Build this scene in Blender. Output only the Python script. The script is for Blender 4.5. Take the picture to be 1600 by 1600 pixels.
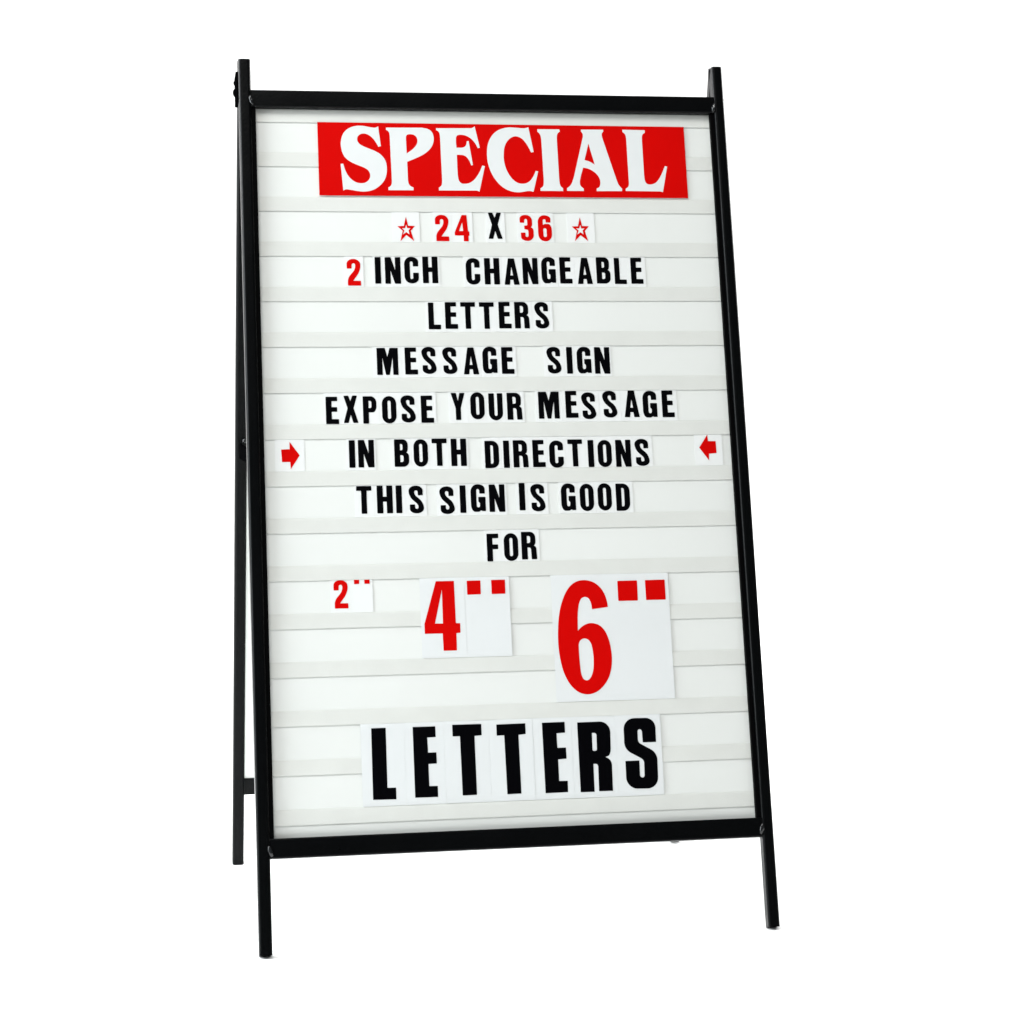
import bpy, bmesh, math, random
from mathutils import Vector, Matrix

random.seed(7)
scene = bpy.context.scene
for o_ in list(bpy.data.objects):
    bpy.data.objects.remove(o_)

LEAN = 0.2424552494168285
ORIGIN = (0.0, -0.02736, 1.04011)
CAM_LOC = (-0.52608, -3.34338, 0.71104)
CAM_ROT = [(0.978955, 0.008913, -0.203881), (-0.20399, 0.013754, -0.978876), (-0.005921, 0.999866, 0.015283)]
CAM_LENS = 89.749
CAM_SHIFT = (-0.09666, -0.10813)


# ------------------------------------------------------------------ camera
cam_data = bpy.data.cameras.new('camera')
cam = bpy.data.objects.new('camera', cam_data)
scene.collection.objects.link(cam)
cam_data.sensor_width = 36.0
cam_data.lens = CAM_LENS
cam_data.shift_x, cam_data.shift_y = CAM_SHIFT
cam_data.clip_start = 0.05
cam_data.clip_end = 200.0
cam.matrix_world = Matrix.Translation(Vector(CAM_LOC)) @ Matrix(CAM_ROT).to_4x4()
scene.camera = cam
scene.render.resolution_x = scene.render.resolution_y = 1024

# ------------------------------------------------------------------ world and lamps (white studio set-up, fill lamps added)
world = bpy.data.worlds.new('World')
scene.world = world
world.use_nodes = True
bg = world.node_tree.nodes['Background']
bg.inputs['Color'].default_value = (0.97, 1.0, 0.985, 1)
bg.inputs['Strength'].default_value = 0.15


def area_lamp(name, loc, target, sx, sy, power, color=(1, 1, 1), spread=180):
    d = bpy.data.lights.new(name, 'AREA')
    d.shape = 'RECTANGLE'
    d.size, d.size_y = sx, sy
    d.energy = power
    d.color = color
    d.spread = math.radians(spread)
    o = bpy.data.objects.new(name, d)
    scene.collection.objects.link(o)
    o.location = loc
    o.rotation_euler = (Vector(target) - Vector(loc)).to_track_quat('-Z', 'Y').to_euler()
    return o


area_lamp('added_side_fill', (-4.2, 2.2, 2.4), (0, 0.9, 0.0), 3.0, 1.4, 150, spread=120)  # added fill, shines in under the sign to keep the floor white
area_lamp('added_side_fill', (4.2, 2.2, 2.4), (0, 0.9, 0.0), 3.0, 1.4, 200, spread=135)  # matching added fill from the right, also for the white floor
area_lamp('added_backdrop_fill', (0, 2.6, 4.6), (0, 4.6, 0.6), 7.0, 1.8, 560)  # added lamp, washes the backdrop and rear floor to white
area_lamp('softbox_key', (-0.9, -2.0, 4.2), (0.1, 0, 0.6), 2.0, 1.6, 155, (1.0, 0.995, 0.975))
area_lamp('window_left', (-1.9, -0.34, 1.25), (0, 0.0, 0.75), 1.1, 1.9, 98, (0.90, 0.97, 1.0))

vs = scene.view_settings
vs.view_transform = 'Standard'
vs.look = 'None'
vs.exposure = -0.50
vs.gamma = 1.0
vs.use_curve_mapping = False


# ------------------------------------------------------------------ materials
def material(name, color, rough=0.5, spec=0.5, bump=0.0, bump_scale=400.0, var=0.0, var_scale=6.0, rough_var=0.0):
    m = bpy.data.materials.new(name)
    m.use_nodes = True
    nt = m.node_tree
    b = nt.nodes['Principled BSDF']
    b.inputs['Base Color'].default_value = (*color, 1)
    b.inputs['Roughness'].default_value = rough
    b.inputs['Specular IOR Level'].default_value = spec
    tc = nt.nodes.new('ShaderNodeTexCoord')
    if var > 0:
        n = nt.nodes.new('ShaderNodeTexNoise')
        n.inputs['Scale'].default_value = var_scale
        n.inputs['Detail'].default_value = 5
        nt.links.new(tc.outputs['Object'], n.inputs['Vector'])
        r = nt.nodes.new('ShaderNodeValToRGB')
        r.color_ramp.elements[0].position = 0.3
        r.color_ramp.elements[1].position = 0.7
        r.color_ramp.elements[0].color = (*[c * (1 - var) for c in color], 1)
        r.color_ramp.elements[1].color = (*[min(1, c * (1 + var)) for c in color], 1)
        nt.links.new(n.outputs['Fac'], r.inputs['Fac'])
        nt.links.new(r.outputs['Color'], b.inputs['Base Color'])
    if rough_var > 0:
        n3 = nt.nodes.new('ShaderNodeTexNoise')
        n3.inputs['Scale'].default_value = 25
        n3.inputs['Detail'].default_value = 6
        nt.links.new(tc.outputs['Object'], n3.inputs['Vector'])
        mr = nt.nodes.new('ShaderNodeMapRange')
        mr.inputs['To Min'].default_value = rough - rough_var
        mr.inputs['To Max'].default_value = rough + rough_var
        nt.links.new(n3.outputs['Fac'], mr.inputs['Value'])
        nt.links.new(mr.outputs['Result'], b.inputs['Roughness'])
    if bump > 0:
        n2 = nt.nodes.new('ShaderNodeTexNoise')
        n2.inputs['Scale'].default_value = bump_scale
        n2.inputs['Detail'].default_value = 3
        nt.links.new(tc.outputs['Object'], n2.inputs['Vector'])
        bp = nt.nodes.new('ShaderNodeBump')
        bp.inputs['Strength'].default_value = bump
        bp.inputs['Distance'].default_value = 0.001
        nt.links.new(n2.outputs['Fac'], bp.inputs['Height'])
        nt.links.new(bp.outputs['Normal'], b.inputs['Normal'])
    return m


M_STEEL = material('black_powder_coat', (0.0012, 0.0015, 0.0018), 0.30, 0.11, 0.25, 350, rough_var=0.06)
M_LIP = material('black_lip', (0.001, 0.001, 0.0012), 0.6, 0.03)
M_MATTE = material('matte_black_strap', (0.0012, 0.0012, 0.0014), 0.85, 0.0)
M_WELD = material('weld_bead_paint', (0.006, 0.007, 0.008), 0.22, 0.6, 0.5, 200)
M_BOLT = material('bolt_paint', (0.002, 0.002, 0.003), 0.5, 0.04)
M_PANEL = material('white_plastic_panel', (0.768, 0.788, 0.762), 0.42, 0.35, 0.05, 60, var=0.012, var_scale=5)
M_TRACK = material('cream_track_plastic', (0.692, 0.706, 0.672), 0.5, 0.3, 0.10, 500, var=0.02, var_scale=30)
M_CARD = material('white_letter_card', (0.80, 0.818, 0.81), 0.38, 0.35, 0.04, 120, var=0.012, var_scale=9)
M_TALL = material('cool_white_letter_card', (0.745, 0.770, 0.772), 0.38, 0.35, 0.04, 120, var=0.012, var_scale=9)
M_BLACK = material('black_print', (0.0008, 0.0008, 0.0015), 0.5, 0.03)
M_RED = material('red_print', (0.60, 0.0015, 0.001), 0.5, 0.03, 0.0, var=0.03, var_scale=8)
M_FLOOR = material('white_studio_floor', (0.93, 0.93, 0.93), 0.9, 0.05, var=0.005, var_scale=2)
INK = {'red': M_RED, 'black': M_BLACK}


# ------------------------------------------------------------------ helpers
COS, SIN = math.cos(LEAN), math.sin(LEAN)
AX_X = Vector((1, 0, 0))
AX_D = Vector((0, -SIN, -COS))      # down along the leaning front face
AX_N = Vector((0, COS, -SIN))       # from the front face into the sign
ORG = Vector(ORIGIN)


def front(x, y, z):
    return ORG + AX_X * x + AX_D * y + AX_N * z


def back(x, y, z):
    p = front(x, y, z)
    return Vector((p.x, -p.y, p.z))


def link(name, me, mat, parent=None):
    if mat is not None and not me.materials:
        me.materials.append(mat)
    o = bpy.data.objects.new(name, me)
    scene.collection.objects.link(o)
    if parent is not None:
        o.parent = parent
    return o


def mesh_from_bm(bm, name, smooth=False):
    bmesh.ops.recalc_face_normals(bm, faces=bm.faces)
    me = bpy.data.meshes.new(name)
    bm.to_mesh(me)
    bm.free()
    if smooth:
        for p in me.polygons:
            p.use_smooth = True
        me.set_sharp_from_angle(angle=math.radians(40))
    return me


def bar(name, side, x0, x1, y0, y1, z0, z1, mat, parent, bev=0.003, seg=4):
    """rounded bar given in the leaning face's own coordinates"""
    bm = bmesh.new()
    vs_ = [bm.verts.new((x, y, z)) for x in (x0, x1) for y in (y0, y1) for z in (z0, z1)]
    for f in ((0, 1, 3, 2), (4, 6, 7, 5), (0, 4, 5, 1), (2, 3, 7, 6), (0, 2, 6, 4), (1, 5, 7, 3)):
        bm.faces.new([vs_[i] for i in f])
    if bev > 0:
        dims = (x1 - x0, y1 - y0, z1 - z0)
        ax = dims.index(max(dims))          # rolled tube: rounded along its length, cut square at the ends
        es = [e for e in bm.edges if abs((e.verts[0].co - e.verts[1].co)[ax]) > 1e-6]
        bmesh.ops.bevel(bm, geom=es, offset=bev, segments=seg, affect='EDGES', profile=0.5)
    for v in bm.verts:
        v.co = side(*v.co)
    me = mesh_from_bm(bm, name, bev > 0)
    o = link(name, me, mat, parent)
    if bev > 0:
        w = o.modifiers.new('weighted', 'WEIGHTED_NORMAL')
        w.keep_sharp = True
    return o


def dome(name, centre, axis, radius, height, mat, parent, lump=0.0, stretch=None):
    bm = bmesh.new()
    bmesh.ops.create_icosphere(bm, subdivisions=3, radius=1.0)
    axis = Vector(axis).normalized()
    rot = Vector((0, 0, 1)).rotation_difference(axis).to_matrix()
    for v in bm.verts:
        k = 1 + lump * random.uniform(-1, 1)
        c = Vector((v.co.x * radius * k, v.co.y * radius * k, v.co.z * height * k))
        c = rot @ c
        if stretch:
            c += stretch * (stretch.normalized().dot(rot @ v.co))
        v.co = Vector(centre) + c
    me = mesh_from_bm(bm, name, True)
    return link(name, me, mat, parent)


# ------------------------------------------------------------------ studio floor and backdrop (one cove)
def studio():
    bm = bmesh.new()
    y_wall, r, k = 7.0, 2.2, 0.0155      # the floor rises 1.5 cm per metre towards the back
    prof = [(-9.0, 0.0), (0.0, 0.0), (y_wall - r, 0.0)]
    for i in range(1, 17):
        a = i / 16 * math.pi / 2
        prof.append((y_wall - r + r * math.sin(a), r - r * math.cos(a)))
    cut = 3
    for name, pts in (('ground', prof[:cut]), ('backdrop', prof[cut - 1:] + [(y_wall, 7.0)])):
        bm = bmesh.new()
        rows_ = [[bm.verts.new((x, y, z + k * (y + 0.285) + 0.0042 * (x + 0.313))) for (y, z) in pts] for x in (-11.0, 11.0)]
        for i in range(len(pts) - 1):
            bm.faces.new((rows_[0][i], rows_[0][i + 1], rows_[1][i + 1], rows_[1][i]))
        me = mesh_from_bm(bm, name, True)
        o = link(name, me, M_FLOOR)
        o['kind'] = 'structure'


studio()

# ------------------------------------------------------------------ the folding sign
sign = bpy.data.objects.new('sandwich_board', None)
scene.collection.objects.link(sign)
sign['label'] = 'black steel A-frame sidewalk sign with white changeable letter panel, standing on the white floor'
sign['category'] = 'sign'

XL0, XL1 = -0.3215, -0.3055
XR0, XR1 = 0.3085, 0.3232
TOP, BOT = -0.0680, 1.0665
LINE0, PITCH, BAND = 0.1338, 0.0600, 0.0193
ZPANEL = 0.0121


def frame_side(side, is_front):
    bar('leg', side, XL0, XL1, TOP, BOT - (0 if is_front else 0.0090), 0.0, 0.020, M_STEEL, sign, 0.0042, 6)
    bar('leg', side, XR0, XR1, TOP - 0.001, BOT - (0.0025 if is_front else 0.0133), 0.0, 0.020, M_STEEL, sign, 0.0042, 6)
    bar('top_rail', side, XL1 - 0.001, XR0 + 0.001, -0.0268, -0.0040, 0.0012, 0.0195, M_STEEL, sign, 0.0022)
    bar('bottom_rail', side, XL1 - 0.001, XR0 + 0.001, 0.9287, 0.9530, 0.0012, 0.0195, M_STEEL, sign, 0.0022)
    bar('retaining_strip', side, XL1 - 0.0005, -0.3002, -0.0045, 0.9290, 0.0045, 0.0118, M_LIP, sign, 0.0004, 1)
    bar('retaining_strip', side, 0.3030, XR0 + 0.0005, -0.0045, 0.9290, 0.0045, 0.0118, M_LIP, sign, 0.0004, 1)
    panel = bar('sign_panel', side, -0.3062, 0.3090, -0.0090, 0.9300, ZPANEL, 0.0160, M_PANEL, sign, 0)
    # tracks that hold the cards
    for k in range(-2, 14):
        y1 = LINE0 + PITCH * k
        y0 = y1 - BAND
        bm = bmesh.new()
        top = max(y0, -0.0042)
        sec = [(top, 0.0119), (top + 0.0015, 0.0114), (top + 0.0035, 0.0112), (y1 - 0.0003, 0.01085), (y1, 0.01095),
               (y1, 0.01115), (y1 - 0.0045, 0.01120), (y1 - 0.0045, ZPANEL), (top, ZPANEL)]
        ends = []
        for x in (-0.3012, 0.3028):
            ends.append([bm.verts.new(side(x, y, z)) for (y, z) in sec])
        n = len(sec)
        for i in range(n):
            bm.faces.new((ends[0][i], ends[0][(i + 1) % n], ends[1][(i + 1) % n], ends[1][i]))
        bm.faces.new(ends[0]); bm.faces.new(ends[1])
        link('letter_track', mesh_from_bm(bm, 'letter_track'), M_TRACK, panel)
    # weld beads at the four corners
    nrm = (side(0, 0, -1) - side(0, 0, 0))
    down = (side(0, 1, 0) - side(0, 0, 0))
    for (x, y, dx) in ((-0.3058, -0.0125, 1), (0.3085, -0.0115, -1), (-0.3052, 0.9440, 1), (0.3080, 0.9430, -1)):
        dome('weld_bead', side(x, y, 0.0012), nrm, 0.0030, 0.0024, M_WELD, sign, 0.10,
             down * 0.0040 + Vector((dx * 0.0012, 0, 0)))
    # plugs in the leg ends
    for a, b in ((XL0, XL1), (XR0, XR1)):
        cut = (0 if is_front else 0.0090) if a < 0 else (0.0025 if is_front else 0.0133)
        bar('end_plug', side, a + 0.003, b - 0.003, BOT - cut - 0.006, BOT - cut + 0.0004, 0.003, 0.017, M_LIP, sign, 0.0008, 1)
    return panel


panel_front = frame_side(front, True)
panel_back = frame_side(back, False)

# hinges: plate, bolt head
bar('hinge_plate', front, XL0 - 0.0032, XL0 + 0.0010, -0.052, -0.014, 0.0052, 0.036, M_MATTE, sign, 0.0012, 2)
dome('hinge_bolt', front(XL0 - 0.0032, -0.0440, 0.026), (-1, 0, 0), 0.0034, 0.0018, M_MATTE, sign)
for s, xh in ((-1, XL0 - 0.0032), (1, XR1 - 0.0008)):
    dome('hinge_bolt', front(xh, -0.0262, 0.014), (s, 0, 0), 0.0058, 0.0036, M_MATTE, sign)

# spreader bars between front and back legs
for xm in (XL0 + 0.0075, XR0 + 0.0075):
    a = front(xm, 0.4560, 0.016)
    b = back(xm, 0.4560, 0.016)
    bm = bmesh.new()
    hz, hx = 0.0100, 0.0015
    vs_ = []
    for x in (-hx, hx):
        for p in (a, b):
            for z in (-hz, hz):
                vs_.append(bm.verts.new((p.x + x, p.y, p.z + z)))
    for f in ((0, 1, 3, 2), (4, 6, 7, 5), (0, 4, 5, 1), (2, 3, 7, 6), (0, 2, 6, 4), (1, 5, 7, 3)):
        bm.faces.new([vs_[i] for i in f])
    bmesh.ops.bevel(bm, geom=list(bm.edges), offset=0.0008, segments=2, affect='EDGES')
    sp = link('spreader_bar', mesh_from_bm(bm, 'spreader_bar', True), M_MATTE, sign)
    dome('bolt', back(xm + 0.005, 0.4395, 0.0205), back(0, 0, 1) - back(0, 0, 0), 0.0034, 0.0028, M_WELD, sp)


# ------------------------------------------------------------------ glyph outlines
def fillet(pts, default):
    """polygon whose corners are rounded by their own set-back"""
    out = []
    n = len(pts)
    P = [Vector(p[:2]) for p in pts]
    for i in range(n):
        a, b, c = P[i - 1], P[i], P[(i + 1) % n]
        r = pts[i][2] if len(pts[i]) > 2 else default
        la, lc = (a - b).length, (c - b).length
        da = min(r, la * 0.5)
        dc = min(r, lc * 0.5)
        if r < 1e-6:
            out.append(tuple(b))
            continue
        p0 = b + (a - b) / la * da
        p3 = b + (c - b) / lc * dc
        p1 = p0 + (b - p0) * 0.56
        p2 = p3 + (b - p3) * 0.56
        m = 8 if r > 8 else (5 if r > 4 else 3)
        for k in range(m + 1):
            t = k / m
            q = p0 * (1 - t) ** 3 + p1 * 3 * t * (1 - t) ** 2 + p2 * 3 * t * t * (1 - t) + p3 * t ** 3
            out.append((q.x, q.y))
    return out


def chaikin(pts, rounds=2):
    """smooth outline; points tagged 'c' stay sharp"""
    cur = [(Vector(p[:2]), len(p) > 2) for p in pts]
    for _ in range(rounds):
        n = len(cur)
        L = [(cur[(i + 1) % n][0] - cur[i][0]).length for i in range(n)]
        new = []
        for i in range(n):
            p, c = cur[i]
            if c:
                new.append((p, True))
                continue
            d = 0.25 * min(L[i - 1], L[i], 1.5 * min(L[i - 1], L[i]))
            pa, pc = cur[i - 1][0], cur[(i + 1) % n][0]
            new.append((p + (pa - p) / L[i - 1] * d, False))
            new.append((p + (pc - p) / L[i] * d, False))
        cur = new
    return [(p.x, p.y) for p, c in cur]


def outline_mesh(name, polys, thick, z):
    """flat print of real (tiny) thickness; polys in metres, holes by even-odd fill"""
    cu = bpy.data.curves.new(name, 'CURVE')
    cu.dimensions = '2D'
    cu.fill_mode = 'BOTH'
    cu.extrude = thick / 2
    for pts in polys:
        s = cu.splines.new('POLY')
        s.points.add(len(pts) - 1)
        for k, (x, y) in enumerate(pts):
            s.points[k].co = (x, y, 0, 1)
        s.use_cyclic_u = True
    o = bpy.data.objects.new('tmp', cu)
    me = bpy.data.meshes.new_from_object(o)
    bpy.data.objects.remove(o)
    bpy.data.curves.remove(cu)
    me.name = name
    for v in me.vertices:
        v.co.z += z
    return me


G = {
 'I': (24, [[(0,0),(24,0),(24,100),(0,100)]]),
 'H': (62, [[(0,0),(24,0),(24,40,1),(38,40,1),(38,0),(62,0),(62,100),(38,100),(38,58,1),(24,58,1),(24,100),(0,100)]]),
 'E': (51, [[(0,0),(46,0),(46,16),(23,16,1),(23,38,1),(45,38),(45,55),(23,55,1),(23,82,1),(51,82),(51,100),(0,100)]]),
 'F': (47, [[(0,0),(47,0),(47,16.5),(23,16.5,1),(23,39,1),(45,39),(45,56),(23,56,1),(23,100),(0,100)]]),
 'L': (50, [[(0,0),(22,0),(22,83,1),(50,83),(50,100),(0,100)]]),
 'T': (60, [[(0,0),(60,0),(60,17),(41,17,1),(41,100),(19,100),(19,17,1),(0,17)]]),
 'N': (63, [[(0,0),(24,0),(41,49,1),(41,0),(63,0),(63,100),(39,100),(22,51,1),(22,100),(0,100)]]),
 'M': (85, [[(0,0),(33,0),(42.5,33,1),(52,0),(85,0),(85,100),(64,100),(63,36,1),(50,100),(35,100),(22,36,1),(22,100),(0,100)]]),
 'A': (62, [[(18,0),(43,0),(62,100),(39,100),(36.5,81,1),(24.5,81,1),(22,100),(0,100)], [(30.5,32,1),(36.5,65,1),(25,65,1)]]),
 'Y': (56, [[(0,0),(21,0),(28.5,30,1),(35,0),(56,0),(39,56,2),(39,100),(18,100),(18,56,2)]]),
 'X': (58, [[(1,0),(20,0),(28,20,1),(36,0),(55,0),(40,46,2),(58,100),(38,100),(28.5,70,1),(19,100),(0,100),(16,46,2)]]),
 'P': (54, [[(0,0),(54,0,24),(54,59,24),(23,59,1),(23,100),(0,100)], [(23,16.5,1),(34,16.5,6),(34,43,6),(23,43,1)]]),
 'R': (61, [[(0,0),(57,0,23),(57,45,12),(49,50,2),(59,55,8),(61,100),(39,100),(37.5,57,8),(24,57,1),(24,100),(0,100)], [(23,15,1),(36,15,7),(36,41,7),(23,41,1)]]),
 'B': (58, [[(0,0),(54,0,20),(54,43,12),(47,48,2),(58,54,12),(58,100,22),(0,100)], [(23,17,1),(33,17,6),(33,40,6),(23,40,1)], [(23,58,1),(36,58,7),(36,83,7),(23,83,1)]]),
 'D': (57, [[(0,0),(57,0,28),(57,100,28),(0,100)], [(23,16,1),(34,16,9),(34,84,9),(23,84,1)]]),
 'O': (57, [[(0,0,28),(57,0,28),(57,100,28),(0,100,28)], [(22.5,16.5,6),(35,16.5,6),(35,83.5,6),(22.5,83.5,6)]]),
 'C': (58, [[(57,0,28),(57,36),(35,36),(35,17,6),(23,17,6),(23,84,6),(35,84,6),(35,60),(58,60),(58,100,28),(0,100,28),(0,0,28)]]),
 'G': (59, [[(57,0,28),(57,34),(35,34),(35,17,6),(23,17,6),(23,84,6),(36,84,6),(36,68,1),(30,63),(30,46),(59,46),(59,98),(44,98),(40,95,2),(33,100,6),(0,100,27),(0,0,28)]]),
 'S': (60, [[(56,0,27),(56,35),(36,35),(36,17,6),(21.5,17,7),(23,33,9),(59,62,20),(59,100,28),(3,100,26),(3,68),(24,68),(24,84,6),(38,84,7),(37,69,9),(0,39,20),(0,0,28)]]),
 'U': (57, [[(0,0),(23,0),(23,84,6),(35,84,6),(35,0),(57,0),(57,100,28),(0,100,28)]]),
 '2': (56, [[(0,0,26),(55,0,27),(55,44,20),(24,82,2),(55,82),(56,100),(3,100),(3,72,12),(34,38,12),(34,16,7),(20,16,7),(20,36),(0,36)]]),
 '3': (57, [[(1,30),(1,0,26),(52,0,26),(52,43,10),(46,47,2),(57,53,10),(57,100,27),(4,100,26),(4,68),(23,68),(23,85,6),(35,85,6),(35,57,6),(19,55),(19,41),(32,41,5),(32,15,6),(20,15,6),(20,30)]]),
 '4': (60, [[(31,0),(51,0),(55,62,1),(60,62),(60,79),(56,79,1),(56,100),(36,100),(36,78,1),(0,78),(0,66)], [(32,28,1),(35,61,1),(18,61,1)]]),
 '6': (57, [[(53,0,26),(53,28),(33,28),(33,15,6),(21,15,6),(21,38,1),(28,33.5,4),(57,33.5,24),(57,100,27),(0,100,27),(0,0,27)], [(21.5,50,6),(35,50,6),(35,84,6),(21.5,84,6)]]),
}

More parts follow.
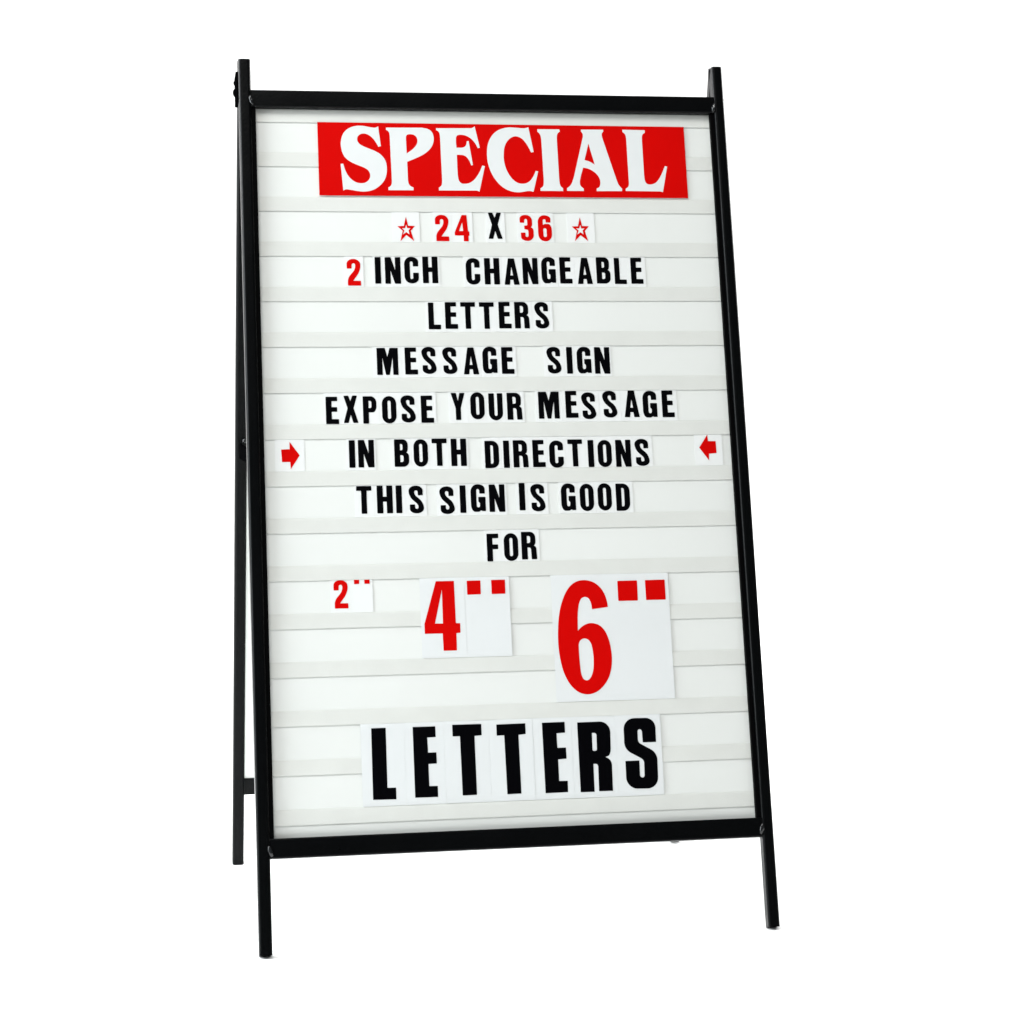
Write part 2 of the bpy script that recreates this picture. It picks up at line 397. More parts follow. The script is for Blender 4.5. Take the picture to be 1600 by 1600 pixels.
# cards: kind, centre x, y, half width, half height (mm on the sign face), glyph, glyph offset, ink, label, outlines
CARDS = [
 ('star', -110.59, 154.15, 18.07, 20.35, '*', (0.25, -2.89), 'red', 'white card with a red outlined star, left of the red number 24', [[(0.26, 16.43, 0.08), (2.79, 4.5, 0.08), (11.7, 4.13, 0.08), (6.04, -2.49, 0.08), (9.85, -16.21, 0.08), (0.02, -8.13, 0.08), (-7.99, -16.56, 0.08), (-4.5, -2.55, 0.08), (-11.29, 3.73, 0.08), (-2.91, 4.05, 0.08)], [(0.41, 6.03, 0.08), (1.41, 1.09, 0.08), (5.7, 1.11, 0.08), (3.09, -1.86, 0.08), (4.19, -7.28, 0.08), (0.02, -4.22, 0.08), (-4.62, -7.57, 0.08), (-2.27, -1.89, 0.08), (-5.49, 1.06, 0.08), (-1.32, 1.08, 0.08)]]),
 ('letter', -63.05, 154.15, 12.24, 20.35, '2', (-0.36, -1.35), 'red', 'white card with red digit 2, beside the left star', None),
 ('letter', -37.03, 154.15, 13.77, 20.35, '4', (-0.48, -1.39), 'red', 'white card with red digit 4, just left of the black X', None),
 ('letter', 6.87, 154.15, 12.47, 20.35, 'X', (-0.48, 2.09), 'black', 'white card with black X between the red numbers 24 and 36', None),
 ('letter', 47.66, 154.15, 12.24, 20.35, '3', (0.19, -0.65), 'red', 'white card with red digit 3, just right of the black X', None),
 ('letter', 71.84, 154.15, 11.94, 20.35, '6', (0.28, -0.96), 'red', 'white card with red digit 6, beside the right star', None),
 ('star', 120.06, 154.15, 18.46, 20.35, '*', (-0.91, -2.08), 'red', 'white card with a red outlined star, right of the red number 36', [[(0.26, 16.43, 0.08), (2.79, 4.5, 0.08), (11.7, 4.13, 0.08), (6.04, -2.49, 0.08), (9.85, -16.21, 0.08), (0.02, -8.13, 0.08), (-7.99, -16.56, 0.08), (-4.5, -2.55, 0.08), (-11.29, 3.73, 0.08), (-2.91, 4.05, 0.08)], [(0.41, 6.03, 0.08), (1.41, 1.09, 0.08), (5.7, 1.11, 0.08), (3.09, -1.86, 0.08), (4.19, -7.28, 0.08), (0.02, -4.22, 0.08), (-4.62, -7.57, 0.08), (-2.27, -1.89, 0.08), (-5.49, 1.06, 0.08), (-1.32, 1.08, 0.08)]]),
 ('letter', -179.84, 214.15, 12.5, 20.35, '2', (-0.02, -1.19), 'red', 'white card with red digit 2, before the word INCH', None),
 ('letter', -149.03, 214.15, 6.69, 20.35, 'I', (0.17, 1.46), 'black', 'white card with black I, first letter of INCH in the line 2 INCH CHANGEABLE', None),
 ('letter', -129.72, 214.15, 12.63, 20.35, 'N', (0.13, 1.36), 'black', 'white card with black N, second letter of INCH in the line 2 INCH CHANGEABLE', None),
 ('letter', -105.37, 214.15, 11.72, 20.35, 'C', (-0.06, 1.87), 'black', 'white card with black C, third letter of INCH in the line 2 INCH CHANGEABLE', None),
 ('letter', -81.05, 214.15, 12.61, 20.35, 'H', (-0.05, 2.13), 'black', 'white card with black H, fourth letter of INCH in the line 2 INCH CHANGEABLE', None),
 ('letter', -25.74, 214.15, 12.51, 20.35, 'C', (0.32, 0.37), 'black', 'white card with black C, first letter of CHANGEABLE in the line 2 INCH CHANGEABLE', None),
 ('letter', -0.48, 214.15, 12.75, 20.35, 'H', (-0.07, 0.49), 'black', 'white card with black H, second letter of CHANGEABLE in the line 2 INCH CHANGEABLE', None),
 ('letter', 24.92, 214.15, 12.65, 20.35, 'A', (0.34, 0.1), 'black', 'white card with black A, third letter of CHANGEABLE in the line 2 INCH CHANGEABLE', None),
 ('letter', 49.88, 214.15, 12.31, 20.35, 'N', (-0.08, 0.83), 'black', 'white card with black N, fourth letter of CHANGEABLE in the line 2 INCH CHANGEABLE', None),
 ('letter', 74.16, 214.15, 11.96, 20.35, 'G', (-0.04, 2.04), 'black', 'white card with black G, fifth letter of CHANGEABLE in the line 2 INCH CHANGEABLE', None),
 ('letter', 97.46, 214.15, 11.34, 20.35, 'E', (-0.44, 1.73), 'black', 'white card with black E, sixth letter of CHANGEABLE in the line 2 INCH CHANGEABLE', None),
 ('letter', 121.85, 214.15, 13.05, 20.35, 'A', (0.42, 1.16), 'black', 'white card with black A, seventh letter of CHANGEABLE in the line 2 INCH CHANGEABLE', None),
 ('letter', 147.0, 214.15, 12.1, 20.35, 'B', (-0.06, 1.81), 'black', 'white card with black B, eighth letter of CHANGEABLE in the line 2 INCH CHANGEABLE', None),
 ('letter', 169.78, 214.15, 10.68, 20.35, 'L', (-0.13, 1.1), 'black', 'white card with black L, ninth letter of CHANGEABLE in the line 2 INCH CHANGEABLE', None),
 ('letter', 192.05, 214.15, 11.59, 20.35, 'E', (-0.18, 1.49), 'black', 'white card with black E, tenth letter of CHANGEABLE in the line 2 INCH CHANGEABLE', None),
 ('letter', -78.26, 274.15, 10.99, 20.35, 'L', (0.29, 0.71), 'black', 'white card with black L, first letter of LETTERS in the line under CHANGEABLE', None),
 ('letter', -56.52, 274.15, 10.75, 20.35, 'E', (0.48, 1.21), 'black', 'white card with black E, second letter of LETTERS in the line under CHANGEABLE', None),
 ('letter', -34.02, 274.15, 11.75, 20.35, 'T', (-0.47, 1.17), 'black', 'white card with black T, third letter of LETTERS in the line under CHANGEABLE', None),
 ('letter', -9.88, 274.15, 12.39, 20.35, 'T', (-0.16, 1.03), 'black', 'white card with black T, fourth letter of LETTERS in the line under CHANGEABLE', None),
 ('letter', 13.39, 274.15, 10.89, 20.35, 'E', (0.49, 1.54), 'black', 'white card with black E, fifth letter of LETTERS in the line under CHANGEABLE', None),
 ('letter', 36.8, 274.15, 12.52, 20.35, 'R', (-0.68, 1.45), 'black', 'white card with black R, sixth letter of LETTERS in the line under CHANGEABLE', None),
 ('letter', 62.9, 274.15, 13.58, 20.35, 'S', (-0.56, 1.31), 'black', 'white card with black S, seventh letter of LETTERS in the line under CHANGEABLE', None),
 ('letter', -141.29, 334.15, 18.39, 20.35, 'M', (0.56, 0.79), 'black', 'white card with black M, first letter of MESSAGE in the line MESSAGE SIGN', None),
 ('letter', -111.12, 334.15, 11.78, 20.35, 'E', (0.89, 1.16), 'black', 'white card with black E, second letter of MESSAGE in the line MESSAGE SIGN', None),
 ('letter', -86.54, 334.15, 12.8, 20.35, 'S', (-0.74, 1.86), 'black', 'white card with black S, third letter of MESSAGE in the line MESSAGE SIGN', None),
 ('letter', -60.43, 334.15, 13.31, 20.35, 'S', (-0.02, 1.41), 'black', 'white card with black S, fourth letter of MESSAGE in the line MESSAGE SIGN', None),
 ('letter', -33.89, 334.15, 13.23, 20.35, 'A', (0.77, 0.83), 'black', 'white card with black A, fifth letter of MESSAGE in the line MESSAGE SIGN', None),
 ('letter', -8.57, 334.15, 12.1, 20.35, 'G', (-0.11, 1.83), 'black', 'white card with black G, sixth letter of MESSAGE in the line MESSAGE SIGN', None),
 ('letter', 14.66, 334.15, 11.14, 20.35, 'E', (0.06, 1.14), 'black', 'white card with black E, seventh letter of MESSAGE in the line MESSAGE SIGN', None),
 ('letter', 75.14, 334.15, 13.32, 20.35, 'S', (0.18, 1.13), 'black', 'white card with black S, first letter of SIGN in the line MESSAGE SIGN', None),
 ('letter', 95.34, 334.15, 6.89, 20.35, 'I', (0.31, 0.8), 'black', 'white card with black I, second letter of SIGN in the line MESSAGE SIGN', None),
 ('letter', 114.37, 334.15, 12.14, 20.35, 'G', (0.42, 1.03), 'black', 'white card with black G, third letter of SIGN in the line MESSAGE SIGN', None),
 ('letter', 138.77, 334.15, 12.27, 20.35, 'N', (-0.01, 0.46), 'black', 'white card with black N, fourth letter of SIGN in the line MESSAGE SIGN', None),
 ('letter', -212.82, 394.15, 10.92, 20.35, 'E', (-0.19, -2.66), 'black', 'white card with black E, first letter of EXPOSE in the line EXPOSE YOUR MESSAGE', None),
 ('letter', -189.63, 394.15, 12.26, 20.35, 'X', (0.05, -1.39), 'black', 'white card with black X, second letter of EXPOSE in the line EXPOSE YOUR MESSAGE', None),
 ('letter', -165.37, 394.15, 12.0, 20.35, 'P', (-0.17, -2.46), 'black', 'white card with black P, third letter of EXPOSE in the line EXPOSE YOUR MESSAGE', None),
 ('letter', -141.02, 394.15, 12.36, 20.35, 'O', (0.2, -2.5), 'black', 'white card with black O, fourth letter of EXPOSE in the line EXPOSE YOUR MESSAGE', None),
 ('letter', -116.27, 394.15, 12.39, 20.35, 'S', (-0.25, -1.61), 'black', 'white card with black S, fifth letter of EXPOSE in the line EXPOSE YOUR MESSAGE', None),
 ('letter', -92.33, 394.15, 11.55, 20.35, 'E', (0.32, -2.22), 'black', 'white card with black E, sixth letter of EXPOSE in the line EXPOSE YOUR MESSAGE', None),
 ('letter', -52.4, 394.15, 12.36, 20.35, 'Y', (-0.06, 1.0), 'black', 'white card with black Y, first letter of YOUR in the line EXPOSE YOUR MESSAGE', None),
 ('letter', -27.87, 394.15, 12.18, 20.35, 'O', (0.51, 1.6), 'black', 'white card with black O, second letter of YOUR in the line EXPOSE YOUR MESSAGE', None),
 ('letter', -3.61, 394.15, 12.08, 20.35, 'U', (-0.2, 0.07), 'black', 'white card with black U, third letter of YOUR in the line EXPOSE YOUR MESSAGE', None),
 ('letter', 20.99, 394.15, 12.52, 20.35, 'R', (-0.26, 0.59), 'black', 'white card with black R, fourth letter of YOUR in the line EXPOSE YOUR MESSAGE', None),
 ('letter', 65.3, 394.15, 17.6, 20.35, 'M', (0.17, 1.52), 'black', 'white card with black M, first letter of MESSAGE in the line EXPOSE YOUR MESSAGE', None),
 ('letter', 94.63, 394.15, 11.72, 20.35, 'E', (0.88, 2.33), 'black', 'white card with black E, second letter of MESSAGE in the line EXPOSE YOUR MESSAGE', None),
 ('letter', 119.06, 394.15, 12.71, 20.35, 'S', (-1.19, 0.34), 'black', 'white card with black S, third letter of MESSAGE in the line EXPOSE YOUR MESSAGE', None),
 ('letter', 145.9, 394.15, 14.13, 20.35, 'S', (-0.13, 2.12), 'black', 'white card with black S, fourth letter of MESSAGE in the line EXPOSE YOUR MESSAGE', None),
 ('letter', 173.29, 394.15, 13.26, 20.35, 'A', (1.21, 2.36), 'black', 'white card with black A, fifth letter of MESSAGE in the line EXPOSE YOUR MESSAGE', None),
 ('letter', 198.94, 394.15, 12.38, 20.35, 'G', (-0.22, 1.62), 'black', 'white card with black G, sixth letter of MESSAGE in the line EXPOSE YOUR MESSAGE', None),
 ('letter', 223.09, 394.15, 11.76, 20.35, 'E', (-0.15, 1.78), 'black', 'white card with black E, seventh letter of MESSAGE in the line EXPOSE YOUR MESSAGE', None),
 ('arrow', -268.06, 454.15, 18.57, 20.35, '>', (0, 0), 'red', 'white card with red arrow pointing right, left end of the IN BOTH DIRECTIONS line', [[(-10.75, 7.53, 0.42), (-0.04, 7.9, 0.1), (0.01, 17.46, 0.1), (12.44, -0.17, 0.1), (0.76, -17.75, 0.1), (0.31, -8.52, 0.1), (-9.96, -8.38, 0.42)]]),
 ('letter', -190.63, 454.15, 6.34, 20.35, 'I', (0.81, 0.75), 'black', 'white card with black I, first letter of IN in the line IN BOTH DIRECTIONS', None),
 ('letter', -172.01, 454.15, 12.29, 20.35, 'N', (-0.03, 0.93), 'black', 'white card with black N, second letter of IN in the line IN BOTH DIRECTIONS', None),
 ('letter', -127.97, 454.15, 13.2, 20.35, 'B', (0.95, 1.15), 'black', 'white card with black B, first letter of BOTH in the line IN BOTH DIRECTIONS', None),
 ('letter', -102.87, 454.15, 11.9, 20.35, 'O', (0.26, 0.95), 'black', 'white card with black O, second letter of BOTH in the line IN BOTH DIRECTIONS', None),
 ('letter', -78.8, 454.15, 12.17, 20.35, 'T', (0.01, 1.51), 'black', 'white card with black T, third letter of BOTH in the line IN BOTH DIRECTIONS', None),
 ('letter', -54.13, 454.15, 12.49, 20.35, 'H', (0.06, 1.05), 'black', 'white card with black H, fourth letter of BOTH in the line IN BOTH DIRECTIONS', None),
 ('letter', -11.44, 454.15, 12.28, 20.35, 'D', (-0.07, -2.22), 'black', 'white card with black D, first letter of DIRECTIONS in the line IN BOTH DIRECTIONS', None),
 ('letter', 7.15, 454.15, 6.31, 20.35, 'I', (0.07, -2.23), 'black', 'white card with black I, second letter of DIRECTIONS in the line IN BOTH DIRECTIONS', None),
 ('letter', 25.81, 454.15, 12.35, 20.35, 'R', (-0.06, -1.85), 'black', 'white card with black R, third letter of DIRECTIONS in the line IN BOTH DIRECTIONS', None),
 ('letter', 49.31, 454.15, 11.15, 20.35, 'E', (0.08, -1.83), 'black', 'white card with black E, fourth letter of DIRECTIONS in the line IN BOTH DIRECTIONS', None),
 ('letter', 72.28, 454.15, 11.82, 20.35, 'C', (-0.15, -2.89), 'black', 'white card with black C, fifth letter of DIRECTIONS in the line IN BOTH DIRECTIONS', None),
 ('letter', 96.98, 454.15, 12.88, 20.35, 'T', (-0.31, -1.71), 'black', 'white card with black T, sixth letter of DIRECTIONS in the line IN BOTH DIRECTIONS', None),
 ('letter', 116.72, 454.15, 6.86, 20.35, 'I', (0.52, -2.74), 'black', 'white card with black I, seventh letter of DIRECTIONS in the line IN BOTH DIRECTIONS', None),
 ('letter', 135.38, 454.15, 11.81, 20.35, 'O', (-0.01, -2.98), 'black', 'white card with black O, eighth letter of DIRECTIONS in the line IN BOTH DIRECTIONS', None),
 ('letter', 159.86, 454.15, 12.67, 20.35, 'N', (-0.06, -3.01), 'black', 'white card with black N, ninth letter of DIRECTIONS in the line IN BOTH DIRECTIONS', None),
 ('letter', 185.52, 454.15, 12.99, 20.35, 'S', (-0.79, -2.12), 'black', 'white card with black S, tenth letter of DIRECTIONS in the line IN BOTH DIRECTIONS', None),
 ('arrow', 273.28, 454.15, 18.62, 20.35, '<', (0, 0), 'red', 'white card with red arrow pointing left, right end of the IN BOTH DIRECTIONS line', [[(-12.42, 3.18, 0.07), (-0.61, 20.37, 0.07), (-0.2, 11.65, 0.07), (10.06, 11.53, 0.42), (10.37, -4.33, 0.42), (0.21, -5.08, 0.07), (-0.36, -13.83, 0.07)]]),
 ('letter', -176.19, 514.15, 12.52, 20.35, 'T', (-0.5, 1.57), 'black', 'white card with black T, first letter of THIS in the line THIS SIGN IS GOOD', None),
 ('letter', -151.02, 514.15, 12.65, 20.35, 'H', (0.52, 1.65), 'black', 'white card with black H, second letter of THIS in the line THIS SIGN IS GOOD', None),
 ('letter', -131.44, 514.15, 6.93, 20.35, 'I', (-1.17, 1.55), 'black', 'white card with black I, third letter of THIS in the line THIS SIGN IS GOOD', None),
 ('letter', -111.05, 514.15, 13.47, 20.35, 'S', (0.52, 1.01), 'black', 'white card with black S, fourth letter of THIS in the line THIS SIGN IS GOOD', None),
 ('letter', -71.71, 514.15, 13.03, 20.35, 'S', (0.25, -0.6), 'black', 'white card with black S, first letter of SIGN in the line THIS SIGN IS GOOD', None),
 ('letter', -51.55, 514.15, 7.13, 20.35, 'I', (0.29, 0.5), 'black', 'white card with black I, second letter of SIGN in the line THIS SIGN IS GOOD', None),
 ('letter', -32.2, 514.15, 12.23, 20.35, 'G', (0.45, 1.53), 'black', 'white card with black G, third letter of SIGN in the line THIS SIGN IS GOOD', None),
 ('letter', -7.41, 514.15, 12.56, 20.35, 'N', (-0.15, 0.95), 'black', 'white card with black N, fourth letter of SIGN in the line THIS SIGN IS GOOD', None),
 ('letter', 24.55, 514.15, 7.76, 20.35, 'I', (0.32, 2.31), 'black', 'white card with black I, first letter of IS in the line THIS SIGN IS GOOD', None),
 ('letter', 45.36, 514.15, 13.05, 20.35, 'S', (-0.0, 0.68), 'black', 'white card with black S, second letter of IS in the line THIS SIGN IS GOOD', None),
 ('letter', 84.69, 514.15, 12.37, 20.35, 'G', (0.09, 0.8), 'black', 'white card with black G, first letter of GOOD in the line THIS SIGN IS GOOD', None),
 ('letter', 108.79, 514.15, 11.73, 20.35, 'O', (0.04, -0.06), 'black', 'white card with black O, second letter of GOOD in the line THIS SIGN IS GOOD', None),
 ('letter', 132.32, 514.15, 11.8, 20.35, 'O', (-0.14, 0.26), 'black', 'white card with black O, third letter of GOOD in the line THIS SIGN IS GOOD', None),
 ('letter', 156.73, 514.15, 12.61, 20.35, 'D', (-0.68, -0.52), 'black', 'white card with black D, fourth letter of GOOD in the line THIS SIGN IS GOOD', None),
 ('letter', -15.72, 574.15, 10.75, 20.35, 'F', (-0.05, -2.52), 'black', 'white card with black F, first letter of FOR', None),
 ('letter', 7.09, 574.15, 12.05, 20.35, 'O', (0.56, -2.39), 'black', 'white card with black O, second letter of FOR', None),
 ('letter', 31.72, 574.15, 12.58, 20.35, 'R', (-0.9, -0.94), 'black', 'white card with black R, third letter of FOR', None),
 ('letter', -210.12, 634.15, 12.9, 20.35, '2', (0.61, 2.51), 'red', 'white card with small red digit 2, smallest of the red numbers above the tall LETTERS', None),
 ('letter', -183.46, 634.15, 13.81, 20.35, 'big', (0, 0), 'red', 'white card with two tiny red squares, the inch mark after the small red 2', [[(-9.33, 20.25, 0.25), (-2.78, 20.26, 0.25), (-2.79, 15.09, 0.25), (-9.18, 14.92, 0.25)], [(3.45, 20.11, 0.25), (10.18, 20.28, 0.25), (10.33, 15.1, 0.25), (3.76, 14.94, 0.25)]]),
 ('letter', -82.56, 664.15, 28.31, 50.35, 'big', (0, 0), 'red', 'white card with tall red digit 4', [[(-7.78, 45.9, 0.67), (15.21, 45.85, 0.67), (15.58, -7.59, 0.67), (21.07, -7.74, 0.67), (20.88, -19.82, 0.67), (15.7, -20.16, 0.67), (15.6, -41.87, 0.67), (-1.31, -41.86, 0.67), (-1.55, -20.01, 0.67), (-24.08, -20.03, 0.67), (-24.08, -7.81, 0.67)], [(-0.45, 35.19, 0.25), (-0.73, -7.63, 0.25), (-10.71, -7.37, 0.25)]]),
 ('letter', -25.69, 664.15, 28.56, 50.35, 'big', (0, 0), 'red', 'white card with two red squares, the inch mark after the red 4', [[(-25.44, 45.63, 0.67), (-8.03, 45.71, 0.67), (-8.15, 28.15, 0.67), (-25.38, 27.92, 0.67)], [(5.67, 45.88, 0.67), (23.31, 45.95, 0.67), (23.15, 28.19, 0.67), (5.68, 27.97, 0.67)]]),
 ('letter', 132.36, 694.15, 76.33, 80.35, 'big', (0, 0), 'red', 'wide white card with the largest red digit 6 and its two red inch squares', [[(-4.1, 37.9, 'c'), (-24.72, 35.49, 'c'), (-25.52, 43.6), (-28.29, 49.81), (-33.13, 52.02), (-38.21, 49.81), (-41.4, 43.39), (-43.53, 31.2), (-44.17, 18.99), (-44.47, 8.62, 'c'), (-38.23, 14.55), (-31.89, 17.44), (-25.04, 18.11), (-15.91, 15.17), (-8.92, 7.04), (-4.09, -6.53), (-2.14, -24.88), (-3.45, -39.43), (-7.9, -52.65), (-15.25, -62.71), (-24.91, -70.26), (-36.73, -72.66), (-47.62, -69.53), (-57.56, -60.16), (-64.81, -46.04), (-68.84, -28.98), (-70.61, -10.73), (-70.42, 5.07), (-68.5, 25.74), (-64.55, 42.75), (-58.24, 57.3), (-50.93, 66.94), (-41.98, 72.27), (-32.61, 73.28), (-22.79, 71.2), (-14.39, 65.46), (-8.62, 57.32), (-5.19, 47.39)], [(-36.58, -0.99), (-31.73, -2.71), (-28.29, -7.68), (-26.57, -16.86), (-25.99, -29.04), (-27.02, -41.14), (-29.94, -49.54), (-33.25, -53.67), (-36.63, -54.78), (-40.59, -52.84), (-42.97, -46.72), (-43.99, -35.78), (-44.5, -17.56), (-44.36, -7.83), (-41.62, -2.79)], [(9.84, 70.93, 1.0), (35.6, 71.06, 1.0), (35.34, 45.15, 1.0), (9.75, 45.17, 1.0)], [(45.88, 71.07, 1.0), (71.76, 71.21, 1.0), (71.7, 45.47, 1.0), (46.0, 45.5, 1.0)]]),
 ('letter', -164.07, 844.15, 26.86, 50.35, 'big', (0, 0), 'black', 'tall white card with thick black L, first letter of the big bottom word LETTERS', [[(-13.64, 44.85, 0.42), (4.38, 44.89, 0.42), (4.03, -28.61, 0.42), (14.67, -28.77, 0.42), (14.55, -42.96, 0.42), (-14.1, -42.59, 0.42)]]),
 ('letter', -112.54, 844.15, 24.68, 50.35, 'big', (0, 0), 'black', 'tall white card with thick black E, second letter of the big bottom word LETTERS', [[(-13.84, 44.65, 0.42), (14.38, 44.6, 0.42), (14.53, 31.4, 0.42), (3.9, 31.11, 0.42), (4.24, 12.49, 0.42), (14.58, 12.51, 0.42), (14.71, -1.16, 0.42), (4.23, -1.43, 0.42), (4.24, -28.54, 0.42), (14.68, -28.69, 0.42), (14.67, -42.15, 0.42), (-13.78, -42.06, 0.42)]]),
 ('letter', -59.49, 844.15, 28.36, 50.35, 'big', (0, 0), 'black', 'tall white card with thick black T, third letter of the big bottom word LETTERS', [[(-17.58, 45.61, 0.42), (18.96, 45.55, 0.42), (19.02, 31.63, 0.42), (9.92, 31.01, 0.42), (10.01, -41.45, 0.42), (-7.9, -41.66, 0.42), (-8.32, 31.26, 0.42), (-17.5, 31.32, 0.42)]]),
 ('letter', -3.61, 844.15, 27.52, 50.35, 'big', (0, 0), 'black', 'tall white card with thick black T, fourth letter of the big bottom word LETTERS', [[(-18.13, 44.12, 0.42), (18.55, 44.44, 0.42), (18.48, 31.15, 0.42), (9.31, 30.44, 0.42), (9.65, -42.16, 0.42), (-7.95, -42.4, 0.42), (-8.68, 30.53, 0.42), (-18.03, 30.3, 0.42)]]),
 ('letter', 48.49, 844.15, 24.57, 50.35, 'big', (0, 0), 'black', 'tall white card with thick black E, fifth letter of the big bottom word LETTERS', [[(-12.48, 44.28, 0.42), (16.35, 44.5, 0.42), (16.34, 31.02, 0.42), (5.47, 30.6, 0.42), (5.65, 12.45, 0.42), (16.48, 12.46, 0.42), (16.58, -1.36, 0.42), (5.87, -1.9, 0.42), (5.87, -28.64, 0.42), (16.67, -28.79, 0.42), (16.35, -42.79, 0.42), (-12.04, -42.99, 0.42)]]),
 ('letter', 101.15, 844.15, 28.08, 50.35, 'big', (0, 0), 'black', 'tall white card with thick black R, sixth letter of the big bottom word LETTERS', [[(-20.42, 43.14, 0.42), (21.73, 43.45, 14.06), (20.62, 1.23, 8.44), (13.31, -1.05, 0.28), (21.34, -5.52, 6.33), (20.87, -43.46, 0.42), (3.14, -43.16, 0.42), (3.63, -9.16, 3.52), (-2.28, -9.07, 0.42), (-2.66, -43.73, 0.42), (-20.34, -43.56, 0.42)], [(-2.26, 29.55, 0.42), (3.53, 29.35, 2.81), (3.14, 6.99, 1.97), (-2.51, 7.06, 1.41)]]),
 ('letter', 158.4, 844.15, 29.17, 50.35, 'big', (0, 0), 'black', 'tall white card with thick black S, seventh letter of the big bottom word LETTERS', [[(22.58, 45.66, 12.66), (22.15, 15.29, 0.42), (5.04, 15.36, 0.42), (4.62, 31.89, 3.09), (-0.93, 32.09, 2.81), (-1.07, 15.45, 3.52), (22.72, 1.74, 8.44), (21.85, -42.69, 14.06), (-18.77, -41.62, 14.06), (-18.59, -7.11, 0.42), (-0.72, -7.11, 0.42), (-0.86, -28.36, 3.09), (4.95, -28.59, 2.81), (5.29, -6.39, 3.52), (-18.87, 7.32, 8.44), (-18.45, 46.25, 14.06)]]),
]
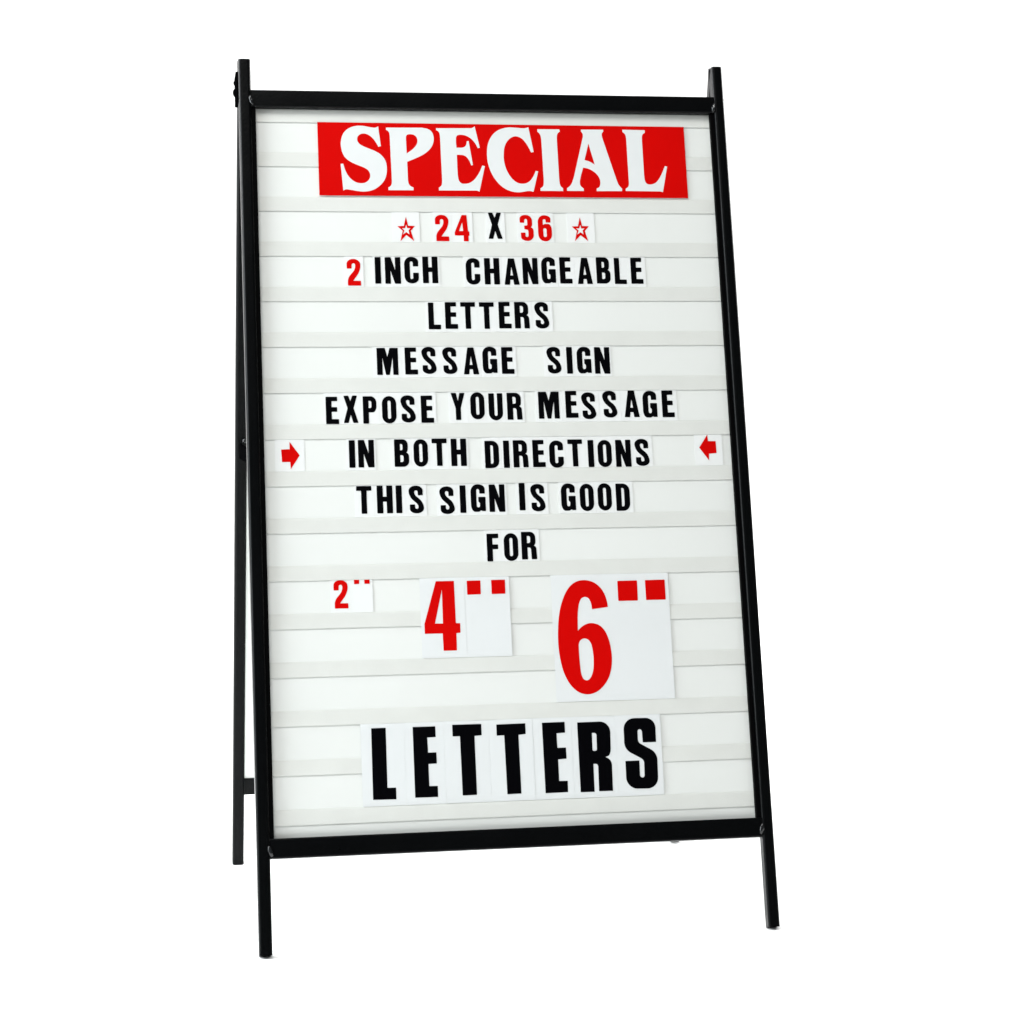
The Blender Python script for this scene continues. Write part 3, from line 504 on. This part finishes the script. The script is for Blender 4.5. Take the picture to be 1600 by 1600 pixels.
HEADER = (23.16, 63.1, 244.12, 49.65, [('S', [[(-165.11, 44.75, 'c'), (-162.46, 17.77, 'c'), (-165.74, 17.05, 'c'), (-168.49, 22.48), (-172.2, 28.24), (-176.62, 32.28), (-180.45, 34.28), (-184.66, 35.05), (-188.92, 33.97), (-192.27, 31.06), (-193.18, 26.95), (-192.52, 23.55), (-190.03, 20.17), (-185.57, 17.49), (-177.88, 14.18), (-170.18, 11.2), (-163.17, 6.85), (-158.17, 0.77), (-155.83, -6.7), (-155.64, -14.18), (-156.71, -22.35), (-159.55, -29.16), (-164.64, -35.31), (-171.31, -40.45), (-179.19, -43.56), (-187.63, -44.31), (-194.72, -43.55), (-202.43, -42.06), (-208.21, -41.23), (-210.48, -41.46), (-213.11, -43.03, 'c'), (-215.53, -6.98, 'c'), (-212.28, -6.48, 'c'), (-210.56, -13.38), (-208.18, -19.79), (-204.48, -25.51), (-199.46, -30.2), (-193.72, -32.66), (-189.2, -33.02), (-183.99, -32.1), (-180.0, -29.01), (-177.56, -24.24), (-177.72, -19.15), (-180.16, -14.76), (-185.24, -11.42), (-192.92, -8.44), (-201.86, -4.46), (-208.18, 0.22), (-212.2, 6.29), (-214.23, 13.75), (-214.62, 21.91), (-213.07, 30.11), (-209.95, 36.29), (-204.93, 41.13), (-198.33, 44.3), (-191.14, 45.56), (-183.34, 45.19), (-176.88, 43.7), (-170.39, 42.83), (-168.42, 43.13)]]), ('P', [[(-154.97, 43.32, 'c'), (-107.78, 43.82, 'c'), (-100.6, 42.55), (-96.1, 39.86), (-93.33, 35.08), (-92.58, 28.91), (-93.84, 22.03), (-97.05, 15.82), (-102.52, 10.28), (-109.25, 5.75), (-118.59, 1.21), (-128.89, -3.14, 'c'), (-128.85, -19.36), (-128.77, -29.56), (-127.76, -33.97), (-125.25, -36.67), (-121.72, -38.2, 'c'), (-122.06, -41.87, 'c'), (-154.62, -42.0, 'c'), (-154.62, -38.48, 'c'), (-151.29, -36.21), (-150.01, -33.15), (-149.73, -29.07, 'c'), (-150.44, 32.97), (-150.96, 36.72), (-152.51, 39.1), (-154.95, 40.1, 'c')], [(-129.3, 29.81), (-128.87, 32.56), (-127.17, 34.3), (-123.22, 34.83), (-118.65, 34.06), (-115.48, 31.36), (-114.02, 26.58), (-115.21, 21.08), (-118.68, 16.25), (-123.42, 12.09), (-129.13, 8.06, 'c')]]), ('E', [[(-89.11, 43.39, 'c'), (-42.19, 44.03), (-40.5, 44.74), (-38.11, 46.5, 'c'), (-32.43, 17.28, 'c'), (-35.11, 16.56, 'c'), (-37.82, 22.72), (-41.56, 27.84), (-46.04, 31.57), (-51.21, 34.26), (-57.79, 35.0), (-61.79, 34.12), (-63.36, 31.34), (-63.84, 24.46), (-63.3, 16.91, 'c'), (-55.91, 16.86), (-51.89, 18.42), (-50.12, 21.19), (-49.25, 26.02, 'c'), (-46.93, 26.18, 'c'), (-42.59, -6.53, 'c'), (-44.73, -7.24, 'c'), (-46.79, -1.43), (-48.93, 2.66), (-52.41, 6.05), (-56.98, 7.24), (-63.25, 7.16, 'c'), (-63.39, -11.88), (-63.16, -22.13), (-62.1, -28.27), (-59.3, -32.0), (-54.06, -32.64), (-48.09, -31.56), (-41.97, -27.4), (-37.09, -21.2), (-33.15, -14.32), (-30.19, -7.09, 'c'), (-26.93, -8.08, 'c'), (-35.4, -42.92, 'c'), (-38.64, -41.58), (-88.71, -41.79, 'c'), (-88.7, -38.05, 'c'), (-85.04, -35.3), (-84.25, -31.88), (-84.0, -25.74), (-84.36, 30.39), (-84.67, 35.88), (-86.0, 38.96), (-89.08, 40.78, 'c')]]), ('C', [[(33.45, 46.3, 'c'), (38.95, 12.26, 'c'), (35.44, 11.53, 'c'), (33.05, 17.37), (29.38, 24.23), (24.99, 30.06), (19.8, 33.1), (15.17, 33.94), (9.74, 31.94), (4.19, 27.03), (0.16, 19.05), (-1.28, 9.38), (-1.39, -0.26), (0.49, -9.86), (4.06, -18.75), (9.66, -26.59), (16.09, -30.99), (22.02, -31.96), (28.06, -30.88), (33.58, -26.71), (37.91, -19.8), (40.33, -13.93, 'c'), (43.71, -14.37, 'c'), (36.14, -42.61, 'c'), (32.85, -41.81), (28.88, -41.5), (22.16, -42.93), (15.49, -43.67), (7.58, -42.7), (-1.52, -39.02), (-9.17, -32.58), (-16.02, -23.06), (-20.82, -12.13), (-23.28, -0.49), (-23.39, 11.88), (-21.57, 22.92), (-17.52, 31.93), (-11.21, 39.26), (-3.02, 43.87), (6.4, 45.93), (15.72, 45.65), (23.69, 44.92), (28.37, 44.85), (31.07, 45.58)]]), ('I', [[(45.3, 43.83, 'c'), (74.69, 43.98, 'c'), (75.35, 41.15, 'c'), (71.98, 38.36), (70.94, 33.76), (70.84, 23.78), (71.2, -24.3), (71.34, -29.25), (72.29, -34.2), (75.87, -37.88, 'c'), (75.54, -41.18, 'c'), (45.52, -41.26, 'c'), (45.69, -37.72, 'c'), (49.42, -35.22), (50.42, -31.09), (50.59, -24.49), (50.05, 29.34), (49.5, 34.32), (48.21, 37.63), (45.3, 40.5, 'c')]]), ('A', [[(104.01, 44.04, 'c'), (134.01, 44.36, 'c'), (134.04, 41.93, 'c'), (131.59, 38.72), (131.65, 35.38), (132.64, 31.21), (148.85, -26.89), (150.95, -32.68), (155.14, -37.46, 'c'), (154.95, -40.69, 'c'), (120.83, -40.97, 'c'), (121.02, -37.5, 'c'), (124.93, -35.39), (126.42, -30.41), (125.97, -23.79), (122.65, -18.01), (117.27, -13.09), (110.98, -9.83), (104.19, -8.66, 'c'), (100.32, -20.71), (98.56, -28.18), (98.84, -33.55), (103.45, -37.65, 'c'), (103.51, -40.95, 'c'), (81.01, -40.97, 'c'), (81.19, -37.42, 'c'), (85.54, -34.08), (88.17, -29.93), (90.98, -22.46), (105.04, 30.03), (106.52, 35.05), (105.91, 38.8), (103.87, 41.53, 'c')], [(113.01, 24.71, 'c'), (120.15, -4.59, 'c'), (113.92, -0.25), (106.6, 1.75, 'c')]]), ('L', [[(160.09, 44.68, 'c'), (190.4, 44.39, 'c'), (190.47, 40.89, 'c'), (187.14, 38.75), (186.05, 35.24), (185.89, 28.95), (185.98, -19.07), (186.42, -25.31), (187.87, -29.45), (191.5, -31.29), (196.26, -31.11), (201.84, -28.63), (206.97, -22.34), (211.6, -13.26), (215.16, -5.22, 'c'), (218.02, -6.24, 'c'), (210.21, -41.73, 'c'), (207.22, -40.72), (159.97, -40.42, 'c'), (160.15, -37.17, 'c'), (163.51, -35.2), (164.72, -31.73), (164.84, -26.2), (164.67, 32.18), (164.13, 37.05), (162.71, 39.48), (159.91, 41.54, 'c')]])])

SX = 0.905
# ------------------------------------------------------------------ cards
CAPH = 0.03545        # height of a small printed letter
glyph_cache = {}


def small_glyph(ch, h):
    if ch not in glyph_cache:
        w, polys = G[ch]
        k = h / 100.0
        P_ = []
        for poly in polys:
            pts = fillet(poly, 2.4)
            P_.append([((x - w / 2) * k * SX, (50 - y) * k) for x, y in pts])
        glyph_cache[ch] = outline_mesh('printed_letter', P_, 0.00010, 0.0)
    return glyph_cache[ch]


def card_mesh(hw, hh, tall):
    """thin plastic card; x across, y up, +z towards the viewer; its edges slip behind the tracks"""
    t = 0.00035
    if tall:
        ys = [-hh - 0.0002, -hh + 0.003, -hh + 0.007, hh - 0.007, hh - 0.003, hh, hh + 0.0030]
        zs = [-0.0009, -0.0003, 0.0, 0.0, -0.0003, -0.0009, -0.00115]
    else:
        ys = [-hh - 0.0002, 0, hh, hh + 0.0030]
        zs = [0.00002, 0.0002, 0.00002, 0.0]
    bm = bmesh.new()
    rows_ = []
    for y, z in zip(ys, zs):
        rows_.append([bm.verts.new((-hw, y, z)), bm.verts.new((hw, y, z)),
                      bm.verts.new((hw, y, z - t)), bm.verts.new((-hw, y, z - t))])
    for i in range(len(ys) - 1):
        a, b = rows_[i], rows_[i + 1]
        for j in range(4):
            bm.faces.new((a[j], a[(j + 1) % 4], b[(j + 1) % 4], b[j]))
    bm.faces.new(rows_[0]); bm.faces.new(rows_[-1])
    return mesh_from_bm(bm, 'letter_card')


FACE = Matrix((AX_X, -AX_D, -AX_N)).transposed().to_4x4()
CARDNAME = {'letter': 'letter_card', 'star': 'star_card', 'arrow': 'arrow_card'}
PRINTNAME = {'letter': 'printed_letter', 'star': 'printed_star', 'arrow': 'printed_arrow'}
for (kind, cx, cy, hw, hh, ch, gc, col, label, polys) in CARDS:
    cx, cy, hw, hh = cx / 1000, cy / 1000, hw / 1000, hh / 1000
    tall = hh > 0.03
    zc = 0.0103 if tall else 0.01150
    me = card_mesh(hw - 0.00008, hh, tall)
    card = link(CARDNAME[kind], me, M_TALL if tall else M_CARD)
    yaw = random.uniform(-0.35, 1.0) * ((0.00030 if tall else 0.00020) / max(hw, 0.006))
    card.matrix_world = (Matrix.Translation(front(cx, cy, zc)) @ FACE @ Matrix.Rotation(yaw, 4, 'Y'))
    card['label'] = label
    card['category'] = 'letter card' if kind == 'letter' else kind + ' card'
    if kind == 'letter':
        card['group'] = 'tall letter cards on the lower tracks' if tall else 'small letter cards in the sign tracks'
    elif kind == 'star':
        card['group'] = 'star cards beside the numbers'
    else:
        card['group'] = 'arrow cards at the ends of the line'
    zt = 0.00018 if tall else 0.00034
    if polys is None:
        pm = small_glyph(ch, CAPH)
        if len(pm.materials) == 0 or pm.materials[0] != INK[col]:
            if len(pm.materials):
                pm = pm.copy(); pm.materials.clear()
            pm.materials.append(INK[col])
        p = link(PRINTNAME[kind], pm, None, card)
        p.location = (gc[0] / 1000, gc[1] / 1000, zt)
    elif kind == 'letter' and col == 'red' and ch == 'big':
        # the digit and each inch square are prints of their own
        marks = []
        rest = []
        for q in polys:
            xs = [a[0] for a in q]
            ys = [a[1] for a in q]
            (marks if (len(q) == 4) else rest).append(q)
        if rest:
            out = [chaikin(q) if len(q) > 14 else fillet(q, 0.3) for q in rest]
            pm = outline_mesh('printed_letter', [[(x / 1000, y / 1000) for x, y in q] for q in out], 0.0001, 0)
            link('printed_letter', pm, M_RED, card).location = (0, 0, zt)
        for q in marks:
            out = fillet(q, 0.3)
            pm = outline_mesh('printed_inch_mark', [[(x / 1000, y / 1000) for x, y in out]], 0.0001, 0)
            link('printed_inch_mark', pm, M_RED, card).location = (0, 0, zt)
    else:
        out = [fillet(q, 0.3) for q in polys]
        pm = outline_mesh(PRINTNAME[kind], [[(x / 1000, y / 1000) for x, y in q] for q in out], 0.0001, 0)
        p = link(PRINTNAME[kind], pm, INK[col], card)
        p.location = (gc[0] / 1000, gc[1] / 1000, zt) if kind == 'star' else (0, 0, zt)

# header card: red, with white serif letters
cx, cy, hw, hh, letters = HEADER
bm = bmesh.new()
bmesh.ops.create_cube(bm, size=1.0)
for v in bm.verts:
    v.co = Vector((v.co.x * 2 * hw / 1000, v.co.y * 2 * hh / 1000, v.co.z * 0.0004))
header = link('header_card', mesh_from_bm(bm, 'header_card'), M_RED)
header.matrix_world = Matrix.Translation(front(cx / 1000, cy / 1000, 0.0103)) @ FACE @ Matrix.Rotation(0.0006, 4, 'Y') 
header['label'] = 'wide red header strip with white serif lettering SPECIAL at the top of the sign'
header['category'] = 'header card'
for ch, polys in letters:
    P_ = [[(x / 1000, y / 1000) for x, y in chaikin(q)] for q in polys]
    pm = outline_mesh('printed_letter', P_, 0.0001, 0)
    link('printed_letter', pm, M_TALL, header).location = (0, 0, 0.00026)

bpy.context.view_layer.update()
